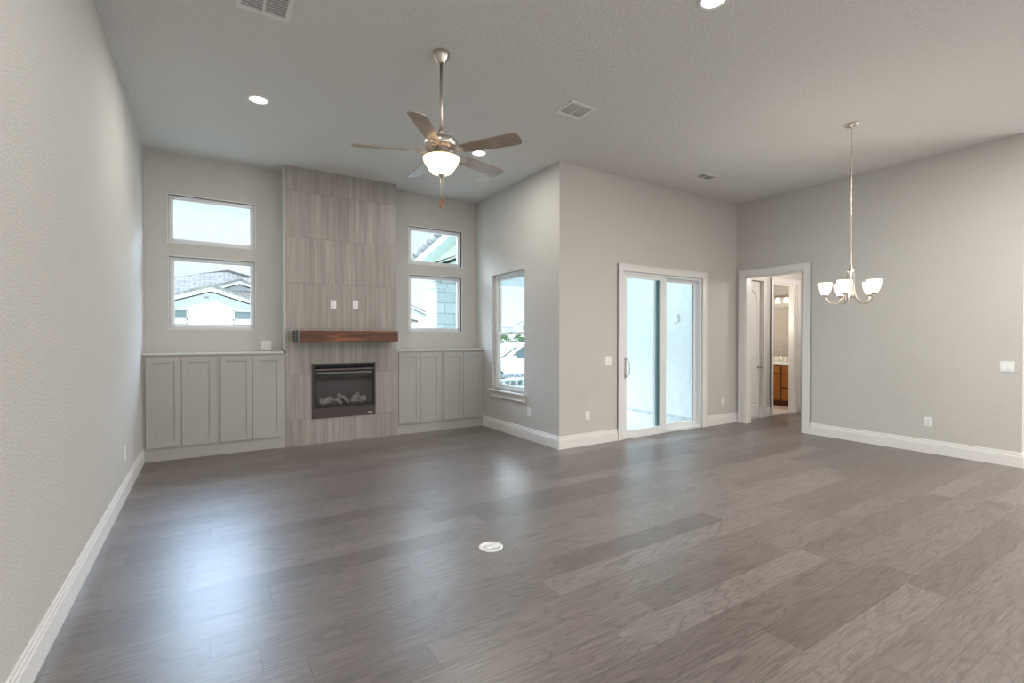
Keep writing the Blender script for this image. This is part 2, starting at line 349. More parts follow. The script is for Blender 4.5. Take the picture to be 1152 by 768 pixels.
# ------------------------------------------------------------------ mesh helpers
class MB:
    def __init__(s): s.b = bmesh.new()
    def box(s, x0, x1, y0, y1, z0, z1, mtx=None, bevel=0):
        vs = [s.b.verts.new(Vector((x, y, z)) if mtx is None else mtx @ Vector((x, y, z))) for x in (x0, x1) for y in (y0, y1) for z in (z0, z1)]
        fs = []
        for f in ((0, 1, 3, 2), (4, 6, 7, 5), (0, 4, 5, 1), (2, 3, 7, 6), (0, 2, 6, 4), (1, 5, 7, 3)):
            fs.append(s.b.faces.new([vs[i] for i in f]))
        if bevel:
            es = list({e for f in fs for e in f.edges})
            bmesh.ops.bevel(s.b, geom=es, offset=bevel, segments=2, affect='EDGES', profile=.6)
        return s
    def lathe(s, prof, c=(0, 0, 0), seg=32, mtx=None, cap=True):
        rings = []
        for r, z in prof:
            ring = []
            for k in range(seg):
                a = 2 * PI * k / seg
                p = Vector((c[0] + r * math.cos(a), c[1] + r * math.sin(a), c[2] + z))
                ring.append(s.b.verts.new(mtx @ p if mtx else p))
            rings.append(ring)
        for a, b in zip(rings, rings[1:]):
            for k in range(seg):
                f = s.b.faces.new([a[k], a[(k + 1) % seg], b[(k + 1) % seg], b[k]]); f.smooth = True
        if cap:
            s.b.faces.new(rings[0][::-1]); s.b.faces.new(rings[-1])
        return s
    def cyl(s, p, q, r, seg=16, r2=None):
        p, q = Vector(p), Vector(q); d = q - p
        m = Matrix.Translation(p) @ d.to_track_quat('Z', 'Y').to_matrix().to_4x4()
        return s.lathe([(r, 0), (r2 if r2 is not None else r, d.length)], seg=seg, mtx=m)
    def tube(s, pts, rad, seg=10, closed=False):
        pts = [Vector(p) for p in pts]; n = len(pts)
        rads = rad if isinstance(rad, (list, tuple)) else [rad] * n
        rings = []; up = None
        for i, p in enumerate(pts):
            if closed: t = (pts[(i + 1) % n] - pts[i - 1])
            else: t = pts[min(i + 1, n - 1)] - pts[max(i - 1, 0)]
            t.normalize()
            if up is None:
                up = Vector((0, 0, 1)) if abs(t.z) < .9 else Vector((1, 0, 0))
            u = (up - t * up.dot(t)).normalized(); v = t.cross(u); up = u
            rings.append([s.b.verts.new(p + (u * math.cos(2 * PI * k / seg) + v * math.sin(2 * PI * k / seg)) * rads[i]) for k in range(seg)])
        pr = list(zip(rings, rings[1:])) + ([(rings[-1], rings[0])] if closed else [])
        for a, b in pr:
            for k in range(seg):
                f = s.b.faces.new([a[k], a[(k + 1) % seg], b[(k + 1) % seg], b[k]]); f.smooth = True
        if not closed:
            s.b.faces.new(rings[0][::-1]); s.b.faces.new(rings[-1])
        return s
    def prism(s, poly, axis, a0, a1, mtx=None):
        """poly: 2-D outline; axis: extrusion axis ('X' uses (y,z), 'Y' uses (x,z), 'Z' uses (x,y))"""
        def P(u, v, a):
            p = {'X': (a, u, v), 'Y': (u, a, v), 'Z': (u, v, a)}[axis]
            return mtx @ Vector(p) if mtx else Vector(p)
        A = [s.b.verts.new(P(u, v, a0)) for u, v in poly]; B = [s.b.verts.new(P(u, v, a1)) for u, v in poly]
        n = len(poly)
        s.b.faces.new(A[::-1]); s.b.faces.new(B)
        for k in range(n): s.b.faces.new([A[k], A[(k + 1) % n], B[(k + 1) % n], B[k]])
        return s
    def ico(s, c, r, sub=2, squash=(1, 1, 1), jit=0):
        g = bmesh.ops.create_icosphere(s.b, subdivisions=sub, radius=1)
        for v in g['verts']:
            k = r * (1 + (random.random() - .5) * jit)
            v.co = Vector((c[0] + v.co.x * k * squash[0], c[1] + v.co.y * k * squash[1], c[2] + v.co.z * k * squash[2]))
        return s
    def build(s, name, m, parent=None, smooth=False):
        bmesh.ops.recalc_face_normals(s.b, faces=s.b.faces)
        me = bpy.data.meshes.new(name); s.b.to_mesh(me); s.b.free()
        if smooth:
            for p in me.polygons: p.use_smooth = True
        me.materials.append(M[m] if isinstance(m, str) else m)
        o = bpy.data.objects.new(name, me); C.objects.link(o)
        if parent is not None:
            o.parent = parent
            if parent.type == 'EMPTY' or True:
                o.matrix_parent_inverse = Matrix.Identity(4)
        return o

def struct(o): o['kind'] = 'structure'; return o
def tag(o, label, cat, group=None):
    o['label'] = label; o['category'] = cat
    if group: o['group'] = group
    return o
def thing(name, label=None, cat=None, loc=(0, 0, 0), rotz=0, group=None):
    o = bpy.data.objects.new(name, None); C.objects.link(o); o.empty_display_size = .1
    o.location = loc; o.rotation_euler = (0, 0, rotz)
    if label: tag(o, label, cat, group)
    return o
def dup(root, loc, rotz, label=None, group=None):
    r = root.copy(); C.objects.link(r); r.location = loc; r.rotation_euler = (0, 0, rotz)
    if label: r['label'] = label
    if group: r['group'] = group
    for ch in list(root.children):
        c = ch.copy(); C.objects.link(c); c.parent = r
        for g in list(ch.children):
            d = g.copy(); C.objects.link(d); d.parent = c
    return r

def wall(name, axis, a0, a1, t0, t1, z0, z1, holes=(), m='wall'):
    """wall slab running along axis ('X' or 'Y') from a0 to a1, thickness t0..t1; holes (a,b,zlo,zhi)"""
    As = sorted({a0, a1, *[h[0] for h in holes], *[h[1] for h in holes]})
    Zs = sorted({z0, z1, *[h[2] for h in holes], *[h[3] for h in holes]})
    mb = MB()
    solid = lambda i, j: 0 <= i < len(As) - 1 and 0 <= j < len(Zs) - 1 and not any(
        h[0] - 1e-6 <= (As[i] + As[i + 1]) / 2 <= h[1] + 1e-6 and h[2] - 1e-6 <= (Zs[j] + Zs[j + 1]) / 2 <= h[3] + 1e-6 for h in holes)
    def V(a, t, z): return (a, t, z) if axis == 'X' else (t, a, z)
    def quad(*ps): mb.b.faces.new([mb.b.verts.new(V(*p)) for p in ps])
    for i in range(len(As) - 1):
        for j in range(len(Zs) - 1):
            if not solid(i, j): continue
            a, b, c, d = As[i], As[i + 1], Zs[j], Zs[j + 1]
            for t in (t0, t1): quad((a, t, c), (b, t, c), (b, t, d), (a, t, d))
            if not solid(i - 1, j): quad((a, t0, c), (a, t1, c), (a, t1, d), (a, t0, d))
            if not solid(i + 1, j): quad((b, t0, c), (b, t1, c), (b, t1, d), (b, t0, d))
            if not solid(i, j - 1): quad((a, t0, c), (b, t0, c), (b, t1, c), (a, t1, c))
            if not solid(i, j + 1): quad((a, t0, d), (b, t0, d), (b, t1, d), (a, t1, d))
    bmesh.ops.remove_doubles(mb.b, verts=mb.b.verts, dist=1e-5)
    return struct(mb.build(name, m))

# ------------------------------------------------------------------ room shell
struct(MB().box(XL - .15, XFAR + .15, YREAR - .15, YS + .02, -.12, 0).box(XL - .15, XJ + .02, YS + .02, YB + .15, -.12, 0).build('floor', 'floor'))
struct(MB().box(XL - .15, XFAR + .15, YREAR - .15, YS + .15, CH, CH + .15).box(XL - .15, XJ + .15, YS + .15, YB + .15, CH, CH + .15).build('ceiling', 'ceiling'))
T = .16
winA = [(-.402, .526, 2.586, 3.164), (-.395, .527, 1.531, 2.415)]
winB = [(2.632, 3.537, 2.577, 3.150), (2.632, 3.532, 1.526, 2.400)]
wall('wall_left', 'Y', YREAR, YB + T, XL - T, XL, 0, CH)
wall('wall_back', 'X', XL, XJ + T, YB, YB + T, 0, CH, winA + winB)
JW = (5.672, 6.580, .628, 2.395)
wall('wall_nook', 'Y', YS, YB, XJ, XJ + T, 0, CH, [JW])
SD = (4.892, 6.635, 0, 2.355)
wall('wall_patio', 'X', XJ + T, XR + .14, YS, YS + T, 0, CH, [SD])
DW = (3.787, 4.705, 0, 2.43)
wall('wall_right', 'Y', YE, YS, XR, XR + .14, 0, CH, [DW])
wall('wall_kitchen', 'X', XR + .14, XFAR, YE, YE + .14, 0, CH)
wall('wall_rear', 'X', XL, XFAR, YREAR - T, YREAR, 0, CH)
wall('wall_side', 'Y', YREAR, YE + .14, XFAR, XFAR + T, 0, CH)
# hall and bathroom beyond the cased opening
D2 = (7.77, 8.38, 0, 2.43); D3 = (8.70, 9.53, 0, 2.43)
wall('wall_hall', 'X', XR + .14, XFAR, 4.90, 5.04, 0, 2.9, [D2, D3])
wall('wall_hall_end', 'Y', YE + .14, 4.90, XFAR - .2, XFAR - .06, 0, 2.9)
wall('wall_bath_back', 'Y', 5.04, 7.0, 10.60, 10.74, 0, 2.9)
wall('wall_bath_left', 'Y', 5.04, 7.0, 8.42, 8.56, 0, 2.9, m='bathtile')
wall('wall_bath_end', 'X', 8.57, 10.59, 6.52, 6.62, 0, 2.9, m='bathtile_end')
wall('wall_closet', 'X', 7.62, 8.42, 5.7, 5.8, 0, 2.9)
struct(MB().box(XR + .14, XFAR, YE + .14, 5.04, 2.9, 3.0).box(7.5, 10.9, 5.04, 7.2, 2.9, 3.0).build('ceiling_hall', 'ceiling'))
struct(MB().box(7.5, 10.9, 4.985, 7.2, -.12, 0.004).build('floor_bathroom', 'bathfloor'))

# baseboards
def bb_profile(h=.165, t=.016):
    return [(0, 0), (t, 0), (t, h * .70), (t * .72, h * .74), (t * .72, h * .84), (t * .45, h * .87), (t * .45, h * .97), (t * .2, h), (0, h)]
def baseboard(name, axis, pos, sgn, a0, a1):
    poly = [(pos + sgn * u, z) for u, z in bb_profile()]
    mb = MB()
    if axis == 'Y': mb.prism([(x, z) for x, z in poly], 'Y', a0, a1)
    else: mb.prism([(y, z) for y, z in poly], 'X', a0, a1)
    return struct(mb.build(name, 'trim'))
baseboard('baseboard_left', 'Y', XL, 1, YREAR, YF)
def baseboard_run(name, pts, side):
    """profile swept along a floor polyline with mitred corners; side=+1 keeps the board on the left of the path"""
    mb = MB(); prof = bb_profile(); rings = []
    P = [Vector(p) for p in pts]
    for i, p in enumerate(P):
        def nrm(a, b): d = (b - a).normalized(); return Vector((-d.y, d.x)) * side
        if i == 0: nn = nrm(P[0], P[1])
        elif i == len(P) - 1: nn = nrm(P[-2], P[-1])
        else:
            a, b = nrm(P[i - 1], p), nrm(p, P[i + 1]); nn = (a + b) / (1 + a.dot(b))
        rings.append([mb.b.verts.new((p.x + nn.x * u, p.y + nn.y * u, z)) for u, z in prof])
    n = len(prof)
    for a, b in zip(rings, rings[1:]):
        for k in range(n): mb.b.faces.new([a[k], a[(k + 1) % n], b[(k + 1) % n], b[k]])
    mb.b.faces.new(rings[0][::-1]); mb.b.faces.new(rings[-1])
    return struct(mb.build(name, 'trim'))
baseboard_run('baseboard_nook', [(XJ, YF), (XJ, YS), (SD[0] - .10, YS)], -1)
baseboard_run('baseboard_corner', [(SD[1] + .10, YS), (XR - .001, YS)], -1)
baseboard_run('baseboard_right', [(XR, DW[0] - .107), (XR, YE), (XFAR, YE)], -1)
baseboard_run('baseboard_right_far', [(XR, YS - .017), (XR, DW[1] + .107)], -1)
baseboard_run('baseboard_hall', [(8.465, 4.90), (8.615, 4.90)], -1)
baseboard_run('baseboard_hall_far', [(9.615, 4.90), (10.8, 4.90)], -1)

# casings
def casing(name, axis, pos, sgn, a0, a1, top, w=.107, t=.02):
    mb = MB()
    def bx(u0, u1, z0, z1, tt):
        lo, hi = sorted((pos, pos + sgn * tt))
        if axis == 'X': mb.box(u0, u1, lo, hi, z0, z1, bevel=.004)
        else: mb.box(lo, hi, u0, u1, z0, z1, bevel=.004)
    bx(a0 - w, a0, 0, top + w, t); bx(a1, a1 + w, 0, top + w, t); bx(a0, a1, top, top + w, t)
    e = .022
    bx(a0 - w, a0 - w + e, 0, top + w, t + .008); bx(a1 + w - e, a1 + w, 0, top + w, t + .008); bx(a0 - w + e, a1 + w - e, top + w - e, top + w, t + .008)
    return struct(mb.build(name, 'trim'))
casing('trim_1', 'X', YS, -1, SD[0], SD[1], SD[3], w=.10)
casing('trim_2', 'Y', XR, -1, DW[0], DW[1], DW[3])
casing('trim_3', 'Y', XR + .14, 1, DW[0], DW[1], DW[3])
casing('trim_4', 'X', 4.90, -1, D2[0], D2[1], D2[3], w=.085)
casing('trim_5', 'X', 4.90, -1, D3[0], D3[1], D3[3], w=.085)
struct(MB().box(XR - .002, XR + .142, DW[1] - .018, DW[1], 0, DW[3]).box(XR - .002, XR + .142, DW[0], DW[0] + .018, 0, DW[3])
       .box(XR - .002, XR + .142, DW[0], DW[1], DW[3] - .018, DW[3]).build('trim_6', 'trim'))
struct(MB().box(D3[1] - .018, D3[1], 4.898, 5.042, 0, D3[3]).box(D3[0], D3[0] + .018, 4.898, 5.042, 0, D3[3])
       .box(D3[0], D3[1], 4.898, 5.042, D3[3] - .018, D3[3]).box(D3[1] - .034, D3[1] - .018, 4.94, 4.98, 0, D3[3] - .018).build('trim_7', 'trim'))

# ------------------------------------------------------------------ windows
def fixed_window(name, x0, x1, z0, z1):
    r = struct(thing(name)); 
    y0 = YB + .035; f = .038
    fr = MB()
    for (a, b, c, d) in ((x0, x0 + f, z0, z1), (x1 - f, x1, z0, z1), (x0 + f, x1 - f, z0, z0 + f), (x0 + f, x1 - f, z1 - f, z1)):
        fr.box(a, b, y0, y0 + .07, c, d, bevel=.004)
    g = .014
    for (a, b, c, d) in ((x0 + f, x0 + f + g, z0 + f, z1 - f), (x1 - f - g, x1 - f, z0 + f, z1 - f), (x0 + f, x1 - f, z0 + f, z0 + f + g), (x0 + f, x1 - f, z1 - f - g, z1 - f)):
        fr.box(a, b, y0 + .018, y0 + .055, c, d)
    fr.build('window_frame', 'vinyl', r)
    # thin drywall bead round the recess
    bd = MB(); e = .010
    for (a, b, c, d) in ((x0 - e, x0, z0 - e, z1 + e), (x1, x1 + e, z0 - e, z1 + e), (x0, x1, z0 - e, z0), (x0, x1, z1, z1 + e)):
        bd.box(a, b, YB - .006, YB + .034, c, d)
    bd.build('edge_bead', 'vinyl', r)
    MB().box(x0 + f + .004, x1 - f - .004, y0 + .032, y0 + .040, z0 + f + .004, z1 - f - .004).build('window_pane', 'glass', r)
for k, w in enumerate(winA + winB): fixed_window('window_%d' % (k + 1), *w)

def hung_window():
    r = struct(thing('window_5')); y0, y1, z0, z1 = JW
    x = XJ + .05; f = .045; mid = 1.49
    fr = MB()
    for (a, b, c, d) in ((y0, y0 + f, z0, z1), (y1 - f, y1, z0, z1), (y0 + f, y1 - f, z0, z0 + f * .8), (y0 + f, y1 - f, z1 - f, z1)):
        fr.box(x, x + .08, a, b, c, d, bevel=.004)
    fr.build('window_frame', 'vinyl', r)
    def sash(c, d, xo, nm):
        s = MB(); g = .042; a, b = y0 + f, y1 - f
        for (p, q, u, v) in ((a, a + g, c, d), (b - g, b, c, d), (a + g, b - g, c, c + g), (a + g, b - g, d - g, d)):
            s.box(x + xo, x + xo + .028, p, q, u, v, bevel=.003)
        o = s.build(nm, 'vinyl', r)
        MB().box(x + xo + .010, x + xo + .016, a + g, b - g, c + g, d - g).build('window_pane', 'glass', o)
        return o
    sash(mid - .02, z1 - f, .045, 'upper_sash'); lo = sash(z0 + f * .8, mid + .022, .012, 'lower_sash')
    MB().box(x - .004, x + .012, (y0 + y1) / 2 - .03, (y0 + y1) / 2 + .03, mid + .005, mid + .022, bevel=.003).build('sash_lock', 'vinyl', lo)
    MB().box(XJ - .05, XJ + .052, y0 - .045, y1 + .045, z0 - .028, z0, bevel=.006).build('window_sill', 'trim', r)
    ap = MB().prism([(XJ, z0 - .028), (XJ - .030, z0 - .028), (XJ - .026, z0 - .05), (XJ - .014, z0 - .062), (XJ - .014, z0 - .098), (XJ - .022, z0 - .104), (XJ - .022, z0 - .118), (XJ, z0 - .118)], 'Y', y0 - .02, y1 + .02)
    ap.build('sill_apron', 'trim', r)
hung_window()

# sliding patio door
def slider():
    r = struct(thing('door_1')); x0, x1, _, z1 = SD
    y = YS + .012
    fr = MB(); f = .034
    fr.box(x0, x0 + f, y, y + .13, 0, z1); fr.box(x1 - f, x1, y, y + .13, 0, z1)
    fr.box(x0 + f, x1 - f, y, y + .13, z1 - f, z1); fr.box(x0 + f, x1 - f, y, y + .13, 0, .035)
    fr.build('door_frame', 'vinyl', r)
    def panel(a, b, yo, nm, sl, sr):
        p = MB(); c, d = .035, z1 - f
        p.box(a, a + sl, yo, yo + .04, c, d, bevel=.004); p.box(b - sr, b, yo, yo + .04, c, d, bevel=.004)
        p.box(a + sl, b - sr, yo, yo + .04, c, c + .075, bevel=.004); p.box(a + sl, b - sr, yo, yo + .04, d - .05, d, bevel=.004)
        o = p.build(nm, 'vinyl', r)
        MB().box(a + sl, b - sr, yo + .016, yo + .024, c + .075, d - .05).build('window_pane', 'glass', o)
        return o
    pl = panel(x0 + f, 5.825, y + .012, 'sliding_panel', .075, .125)
    fp = panel(5.655, x1 - f, y + .072, 'fixed_panel', .165, .075)
    MB().box(5.655, 5.79, y + .066, y + .072, .11, z1 - f - .05).box(x1 - f - .083, x1 - f - .075, y + .070, y + .09, .11, z1 - f - .05).build('shade_and_gasket_strip', 'strip', fp)  # wide strip paints the stile's shade, the thin one is a pane gasket
    h = MB(); hx = x0 + f + .038
    h.tube([(hx, y + .012, 1.13), (hx + .02, y - .018, 1.12), (hx + .035, y - .035, 1.08), (hx + .04, y - .04, 1.0), (hx + .035, y - .035, .92), (hx + .02, y - .018, .88), (hx, y + .012, .87)], .008)
    h.box(hx - .014, hx + .014, y + .004, y + .014, .85, 1.15)
    h.build('door_handle', 'nickel', pl)
slider()

# hall door (two panel, arched top)
def arch_poly(x0, x1, z0, zs, zt, n=14):
    c = (x0 + x1) / 2; w = (x1 - x0) / 2
    pts = [(x0, z0), (x1, z0)]
    for k in range(n + 1):
        a = k / n; x = x1 - 2 * w * a
        pts.append((x, zs + (zt - zs) * math.sin(PI * a)))
    return pts
def hall_door():
    r = struct(thing('door_2')); x0, x1, _, z1 = D2
    MB().box(x0 + .004, x1 - .004, 4.945, 4.98, .02, z1 - .006, bevel=.002).build('door_leaf', 'trim', r)
    def pan(poly):
        cx = sum(p[0] for p in poly) / len(poly); cz = (min(p[1] for p in poly) + max(p[1] for p in poly)) / 2
        # groove ring: raised moulding around and raised field
        def ins(d): 
            w = (max(p[0] for p in poly) - min(p[0] for p in poly)) / 2; h = (max(p[1] for p in poly) - min(p[1] for p in poly)) / 2
            return [(cx + (p[0] - cx) * (1 - d / w), cz + (p[1] - cz) * (1 - d / h)) for p in poly]
        o, i1 = poly, ins(.02)
        mb = MB(); n = len(o)
        A = [mb.b.verts.new((p[0], 4.9445, p[1])) for p in o]; B = [mb.b.verts.new((p[0], 4.930, p[1])) for p in ins(.008)]
        Cc = [mb.b.verts.new((p[0], 4.9445, p[1])) for p in i1]; Dd = [mb.b.verts.new((p[0], 4.936, p[1])) for p in ins(.045)]
        for L1, L2 in ((A, B), (B, Cc), (Cc, Dd)):
            for k in range(n): mb.b.faces.new([L1[k], L1[(k + 1) % n], L2[(k + 1) % n], L2[k]])
        mb.b.faces.new(Dd)
        mb.build('door_panel', 'trim', r)
    pan(arch_poly(x0 + .11, x1 - .11, 1.04, 2.15, 2.27)); pan([(x0 + .11, .23), (x1 - .11, .23), (x1 - .11, .81), (x0 + .11, .81)])
    k = MB(); kx = x1 - .06
    k.lathe([(.03, 0), (.03, .006), (.012, .01), (.011, .035), (.022, .042), (.028, .055), (.024, .068), (.004, .073)], mtx=Matrix.Translation((kx, 4.945, .905)) @ Matrix.Rotation(R(90), 4, 'X'), seg=20)
    k.build('door_knob', 'nickel', r)
    j = MB().box(x0 - .001, x0 + .003, 4.90, 5.04, 0, z1).box(x1 - .003, x1 + .001, 4.90, 5.04, 0, z1)
    j.build('door_jamb', 'trim', r)
hall_door()
struct(MB().box(D3[1] - .0205, D3[1] - .018, 4.955, 4.985, .905, .975).build('trim_8', 'nickel'))

# ------------------------------------------------------------------ fireplace bump-out
FX0, FX1, FZ0, FZ1 = 1.172, 2.022, .337, 1.074
fs = MB()
def frect(a, b, c, d): fs.box(a, b, YF, YB - .002, c, d)
As = [T0, FX0, FX1, T1]; Zs = [0, FZ0, FZ1, CH - .001]
for i in range(3):
    for j in range(3):
        if (i, j) != (1, 1): frect(As[i], As[i + 1], Zs[j], Zs[j + 1])
surround = thing('fireplace_surround', 'tall chimney breast clad in vertical striped grey stone tiles', 'fireplace')
fs.build('tile_cladding', 'tile', surround)
MB().box(T0 - .014, T0, YF - .001, YB - .002, 1.262, CH - .001).build('edge_trim', 'wall', surround)
MB().box(T0 - .015, T0 - .003, YF - .004, YF + .004, 1.262, CH - .002).build('edge_bead', 'cabtop', surround)

# fireplace insert
ins = thing('fireplace_insert', 'black gas fireplace insert with ceramic logs behind glass', 'fireplace', (0, 0, 0))
o = MB()
o.box(FX0, FX1, YF - .012, YF + .012, FZ0, FZ0 + .135, bevel=.003)
o.build('lower_panel', 'bronze', ins)
MB().box(FX0, FX0 + .028, YF - .014, YF + .02, FZ0 + .135, FZ1).box(FX1 - .022, FX1, YF - .014, YF + .02, FZ0 + .135, FZ1).box(FX0 + .028, FX1 - .022, YF - .010, YF + .02, FZ1 - .018, FZ1).build('surround_frame', 'darkmetal', ins)
lv = MB()
for k in range(3): lv.box(FX0 + .028, FX1 - .022, YF + .004 + k * .004, YF + .03, FZ1 - .038 - k * .02, FZ1 - .030 - k * .02)
lv.build('louvre', 'black', ins)
MB().box(FX0 + .028, FX1 - .022, YF - .020, YF + .01, FZ1 - .092, FZ1 - .072, bevel=.003).build('hood_bar', 'lightbronze', ins)
MB().box(FX0 + .028, FX0 + .05, YF, YF + .03, FZ0 + .135, FZ1 - .092).box(FX1 - .05, FX1 - .022, YF, YF + .03, FZ0 + .135, FZ1 - .092).box(FX0 + .05, FX1 - .05, YF, YF + .03, FZ1 - .118, FZ1 - .092).box(FX0 + .05, FX1 - .05, YF, YF + .03, FZ0 + .135, FZ0 + .165).build('glass_frame', 'black', ins)
MB().box(FX0 + .05, FX1 - .05, YF + .012, YF + .016, FZ0 + .165, FZ1 - .118).build('glass_front', 'fireglass', ins)
bx = MB(); yb = YB - .012
bx.box(FX0 + .002, FX0 + .03, YF + .03, yb, FZ0, FZ1).box(FX1 - .03, FX1 - .002, YF + .03, yb, FZ0, FZ1).box(FX0 + .03, FX1 - .03, yb - .02, yb, FZ0, FZ1)
bx.box(FX0 + .03, FX1 - .03, YF + .03, yb, FZ1 - .1, FZ1 - .07).box(FX0 + .03, FX1 - .03, YF + .03, yb, FZ0 + .12, FZ0 + .15)
bx.build('firebox', 'ovenwall', ins)
em = MB()
for k in range(60):
    em.ico((FX0 + .1 + random.random() * .65, YF + .06 + random.random() * .14, FZ0 + .155 + random.random() * .015), .012 + random.random() * .014, 1, jit=.4)
em.build('ember_bed', 'ember', ins)['kind'] = 'stuff'
def log(pts, rad, seed):
    random.seed(seed)
    n = 9; P = [Vector(p) for p in pts]
    pp = []; rr = []
    for k in range(n):
        t = k / (n - 1); q = P[0].lerp(P[1], t) + Vector((0, 0, .012 * math.sin(t * 9 + seed)))
        pp.append(q); rr.append(rad * (1 + .25 * (random.random() - .5)))
    MB().tube(pp, rr, 10).build('log', 'ceramic', ins, smooth=True)
zb = FZ0 + .20
log([(FX0 + .10, YF + .09, zb), (FX0 + .27, YF + .13, zb + .02)], .045, 1)
log([(FX0 + .24, YF + .14, zb + .05), (FX0 + .40, YF + .06, zb - .01)], .028, 2)
log([(FX0 + .36, YF + .17, zb + .09), (FX0 + .50, YF + .07, zb)], .030, 3)
log([(FX0 + .52, YF + .06, zb), (FX0 + .64, YF + .15, zb + .09)], .030, 4)
log([(FX0 + .56, YF + .12, zb + .01), (FX0 + .74, YF + .11, zb + .02)], .048, 5)
random.seed(11)
bd = MB(); bx0 = FX1 - .105
for k in range(8): bd.box(bx0 + k * .0075, bx0 + k * .0075 + .005, YF - .0145, YF - .012, FZ0 + .03, FZ0 + .040 + (.004 if k in (0, 3, 6) else 0))
bd.build('maker_badge', 'plate', ins)

# mantel
mt = thing('mantel_shelf', 'dark stained wooden beam mantel with grain, mounted above the fireplace', 'mantel')
MB().box(.985, 2.263, 6.585, YF - .001, 1.374, 1.517, bevel=.006).build('wood_beam', 'mantel', mt)
MB().box(.938, .957, 6.575, YF - .001, 1.370, 1.520, bevel=.003).build('end_cap', 'darkmetal', mt)
MB().box(.957, .985, 6.578, YF - .001, 1.370, 1.520, bevel=.003).build('steel_strap', 'steel', mt)

# ------------------------------------------------------------------ base cabinets
def cabinet(label, x0, x1, doors, end0=0, end1=0):
    r = thing('base_cabinet', label, 'cabinet')
    b = MB().box(x0, x1, YF, YB - .004, 0, 1.222)
    b.build('cabinet_body', 'cab', r)
    for (a, c) in doors:
        d = MB(); z0, z1 = .153, 1.200; w = .065; y = YF - .02; yb = YF - .001
        d.box(a, a + w, y, yb, z0, z1, bevel=.002).box(c - w, c, y, yb, z0, z1, bevel=.002)
        d.box(a + w, c - w, y, yb, z0, z0 + w, bevel=.002).box(a + w, c - w, y, yb, z1 - w, z1, bevel=.002)
        o = d.build('door', 'cab', r)
        MB().box(a + w - .002, c - w + .002, YF - .010, YF - .002, z0 + w - .002, z1 - w + .002).build('door_panel', 'cab', o)
cabinet('greige two-door base cabinet against the left wall', XL + .002, .103, [(-.604, -.268), (-.264, .078)])
cabinet('greige two-door base cabinet touching the left side of the stone fireplace', .104, T0 - .002, [(.128, .471), (.475, .815)])
cabinet('greige two-door base cabinet touching the right side of the stone fireplace', T1 + .002, 3.05, [(2.363, 2.693), (2.697, 3.022)])
cabinet('greige two-door base cabinet in the corner beside the tall side window', 3.051, XJ - .002, [(3.084, 3.404), (3.408, 3.742)])
tag(MB().box(XL + .001, T0 - .017, YF - .018, YB - .002, 1.223, 1.246, bevel=.003).build('cabinet_top', 'cabtop'), 'long pale cabinet top board left of the fireplace, under two windows', 'cabinet top')
tag(MB().box(T1 + .001, XJ - .001, YF - .018, YB - .002, 1.223, 1.246, bevel=.003).build('cabinet_top', 'cabtop'), 'long pale cabinet top board right of the fireplace, under two windows', 'cabinet top')

# ------------------------------------------------------------------ wall plates
def plate(label, cat, pos, normal, gang=1, kind='outlet', name=None, z=.39):
    """plates face local -Y"""
    rot = {'-Y': 0, '-X': -PI / 2, '+X': PI / 2}[normal]
    r = thing(name or ('wall_outlet' if kind == 'outlet' else 'light_switch' if kind == 'switch' else 'wall_plate'), label, cat, pos, rot)
    w = .037 if gang == 1 else .060
    MB().box(-w, w, -.007, 0, -.058, .058, bevel=.003).build('cover_plate', 'plate', r)
    if kind == 'outlet':
        for zz in (-.026, .026):
            s = MB().box(-.017, .017, -.009, -.006, zz - .018, zz + .018, bevel=.002).build('socket', 'plate', r)
            MB().box(-.008, -.005, -.0095, -.0085, zz - .002, zz + .009).box(.005, .008, -.0095, -.0085, zz - .002, zz + .009).lathe([(.003, 0), (.003, .001)], mtx=Matrix.Translation((0, -.0085, zz - .009)) @ Matrix.Rotation(R(90), 4, 'X'), seg=8).build('socket_slot', 'slot', s)
    elif kind == 'switch':
        xs = (0,) if gang == 1 else (-.028, .028)
        for x in xs: MB().prism([(-.007, -.034), (-.014, -.034), (-.008, .034), (-.007, .034)], 'X', x - .017, x + .017).build('rocker', 'plate', r)
    else:
        for zz in (.042, -.042): MB().lathe([(.004, 0), (.004, .002)], mtx=Matrix.Translation((0, -.007, zz)) @ Matrix.Rotation(R(90), 4, 'X'), seg=8).build('screw', 'plate', r)
plate('white outlet above the mantel, left of the pair on the stone tile', 'outlet', (1.449, YF, 1.875), '-Y')
plate('white outlet above the mantel, right of the pair on the stone tile', 'outlet', (1.744, YF, 1.885), '-Y')
plate('blank white cover plate low on the wall under the left windows', 'cover plate', (.655, YB, 1.326), '-Y', 2, 'blank')
plate('white outlet low on the long left wall near the baseboard', 'outlet', (XL, 5.51, .39), '+X')
plate('white outlet below the tall side window', 'outlet', (XJ, 5.553, .392), '-X')
plate('double white light switch left of the sliding glass door', 'light switch', (4.62, YS, 1.113), '-Y', 2, 'switch')
plate('white outlet low on the wall left of the sliding glass door', 'outlet', (4.247, YS, .392), '-Y')
plate('white outlet low on the wall right of the sliding glass door', 'outlet', (7.17, YS, .388), '-Y')
plate('white outlet low on the right wall above the baseboard', 'outlet', (XR, 2.297, .385), '-X')
plate('double white light switch near the outer corner of the right wall', 'light switch', (XR, 1.605, 1.102), '-X', 2, 'switch')

# floor outlet cover
fo = thing('floor_outlet_cover', 'round white metal outlet cover set in the wood floor', 'floor outlet', (1.628, 2.853, 0))
MB().lathe([(.082, 0), (.082, .002), (.076, .005), (.06, .006), (.0605, .0045), (.002, .0045)], seg=40).build('cover_ring', 'plate', fo)
MB().lathe([(.03, .0045), (.03, .0058), (.002, .0058)], (-.026, 0, 0), seg=24).lathe([(.03, .0045), (.03, .0058), (.002, .0058)], (.034, 0, 0), seg=24).build('socket_lid', 'plate', fo)

